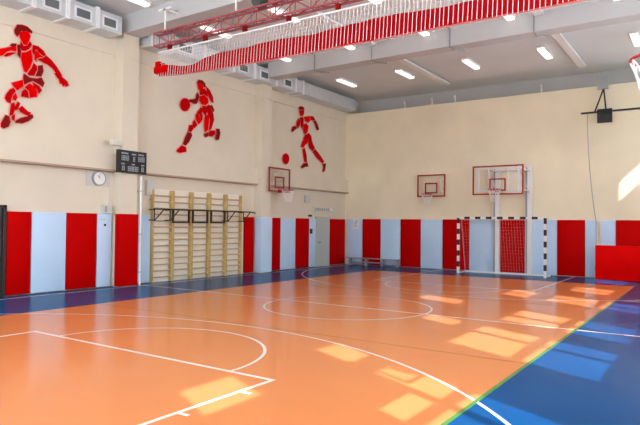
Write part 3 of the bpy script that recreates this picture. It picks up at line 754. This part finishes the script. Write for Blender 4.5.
tag(MB().tube([(XL+.03, 9.80, 2.70), (XL+.03, 9.80, 2.22)], .018, 8).build('pipe', M['white']), 'thin white pipe between the clock panel and the control box', 'pipe')
t = thing('socket', 'small dark socket on the narrow pale pad below the control box', 'socket', (XL+.08, 9.70, 1.7))
MB().box(XL+.072, XL+.085, 9.66, 9.72, 1.64, 1.70, .002).build('dark_cover', M['black'], t)
MB().box(XL+.072, XL+.08, 9.53, 9.60, 1.80, 1.84).box(XL+.072, XL+.08, 9.63, 9.70, 1.80, 1.84).build('grey_sticker', M['plate'], t)
t = thing('drain_pipe', 'white vertical pipe from the ledge to the floor beside the pilaster', 'pipe', (-13.5, 10.60, 0))
MB().tube([(-13.27, 10.60, 3.04), (-13.27, 10.60, 0)], .030, 10).build('pipe_run', M['white'], t, smooth=True)
for z in (.35, 1.4, 2.6): MB().tube([(-13.27, 10.60, z), (-13.27, 10.60, z+.04)], .047, 10).box(-13.50, -13.27, 10.59, 10.61, z, z+.03).build('pipe_clamp', M['greypipe'], t)
t = thing('emergency_light', 'pale lettered exit light on the wall above the grey door', 'exit light', (XL, 20.2, 2.3))
MB().box(XL, XL+.08, 19.50, 20.95, 2.26, 2.46, .01).build('case', M['offwhite'], t)
g = MB()
for k in range(7): g.box(XL+.08, XL+.084, 19.60+k*.16, 19.60+k*.16+(.10 if k % 2 else .07), 2.31, 2.41)
g.build('lettering_marks', M['grey'], t)
MB().box(XL+.08, XL+.10, 20.66, 20.86, 2.33, 2.42, .008).build('lamp_window', M['clockface'], t)
tag(MB().box(XL, XL+.10, 18.92, 19.20, 2.60, 2.90, .015).build('loudspeaker', M['plate'], smooth=True), 'small pale speaker on the wall left of the exit light', 'speaker')
tag(MB().box(XL, XL+.05, 19.22, 19.42, 2.05, 2.13, .004).build('alarm_box', M['darkband']), 'tiny dark alarm box at the top of the narrow pale pad', 'alarm box')
tag(MB().box(XL+.072, XL+.11, 19.24, 19.38, 1.36, 1.56, .006).build('light_switch', M['darkband']), 'small dark switch box on the narrow pad left of the door', 'switch')

# notice on the corner pad
t = thing('notice', 'small white notice with a grey figure mark on the corner pad', 'notice', (-13.1, YF-.08, 1.6))
MB().box(-13.22, -12.92, YF-.076, YF-.0705, 1.55, 1.95).build('paper', M['clockface'], t)
g = MB().tube([(-13.03, YF-.078, 1.88), (-13.03, YF-.082, 1.88)], .035, 10)
g.tube([(-13.04, YF-.080, 1.85), (-13.08, YF-.080, 1.74), (-13.01, YF-.080, 1.64)], .014, 5).tube([(-13.05, YF-.080, 1.82), (-13.15, YF-.080, 1.79)], .010, 5).tube([(-13.08, YF-.080, 1.74), (-13.15, YF-.080, 1.66)], .012, 5)
g.build('figure_mark', M['grey'], t)

# low bench along the end wall
t = thing('bench', 'low grey gymnastics bench along the end wall near the corner', 'bench', (-12.1, 21.6, 0))
MB().box(-13.3, -10.75, 21.48, 21.72, .30, .33, .006).build('seat', M['bench'], t)
for xx in (-13.1, -12.3, -11.5, -10.85):
    MB().box(xx-.03, xx+.03, 21.50, 21.70, .0, .30, .004).build('leg', M['bench'], t)
MB().box(-13.2, -10.8, 21.58, 21.62, .12, .17).build('stretcher', M['bench'], t)

# crash mats leaning flat against the end wall at the right
t = thing('crash_mat', 'bright red crash mat standing on edge against the end wall at right', 'gym mat', (-1.9, 21.5, 0))
MB().box(-3.38, -.6, 21.38, 21.75, 0.005, 1.14, .03).build('mat_body', M['red_mat'], t, smooth=True)
MB().box(-3.40, -3.375, 21.50, 21.64, .30, .42).build('handle', M['fig_d'], t)

# rope rail with black plate on the end wall
t = thing('rope_rail', 'black ceiling rail with square plate and V strut high on the end wall', 'rope rail', (-3.1, 21.6, 5.6))
MB().box(-3.86, 0.3, 21.56, 21.62, 5.63, 5.69).build('rail', M['black'], t)
MB().box(-3.34, -2.88, 21.50, 21.55, 5.27, 5.74, .006).build('square_plate', M['black'], t)
MB().box(-3.34, -3.00, 21.50, 21.60, 6.42, 6.86, .006).box(-3.2, -3.14, 21.6, 22.05, 6.5, 6.56).build('ceiling_plate', M['grey'], t)
MB().tube([(-3.15, 21.58, 6.44), (-3.42, 21.58, 5.68)], .028, 6).tube([(-3.15, 21.58, 6.44), (-3.08, 21.58, 5.72)], .028, 6).tube([(-3.30, 21.49, 5.66), (-3.0, 21.49, 5.55)], .02, 6).build('v_strut', M['black'], t)
MB().box(-3.3, -3.24, 21.6, YF, 5.60, 5.66).box(-.1, -.04, 21.6, YF, 5.60, 5.66).build('wall_arm', M['black'], t)
rp = []
for k in range(15):
    f = k/14; rp.append((-3.64+.22*f**2, 21.53+.36*f**2, 5.60-3.72*f))
tag(MB().tube(rp, .015, 6).build('climbing_rope', M['rope'], smooth=True), 'thin grey rope hanging from the black rail down to the pipe', 'rope')
t = thing('wall_pipe', 'grey vertical pipe between the narrow pale pads on the end wall', 'pipe', (-3.42, YF-.04, 0))
MB().tube([(-3.415, YF-.055, 1.92), (-3.415, YF-.055, 0)], .045, 10).build('pipe_run', M['greypipe'], t, smooth=True)
for z in (.5, 1.5): MB().tube([(-3.415, YF-.055, z), (-3.415, YF-.055, z+.04)], .054, 10).build('pipe_clamp', M['greypipe'], t)
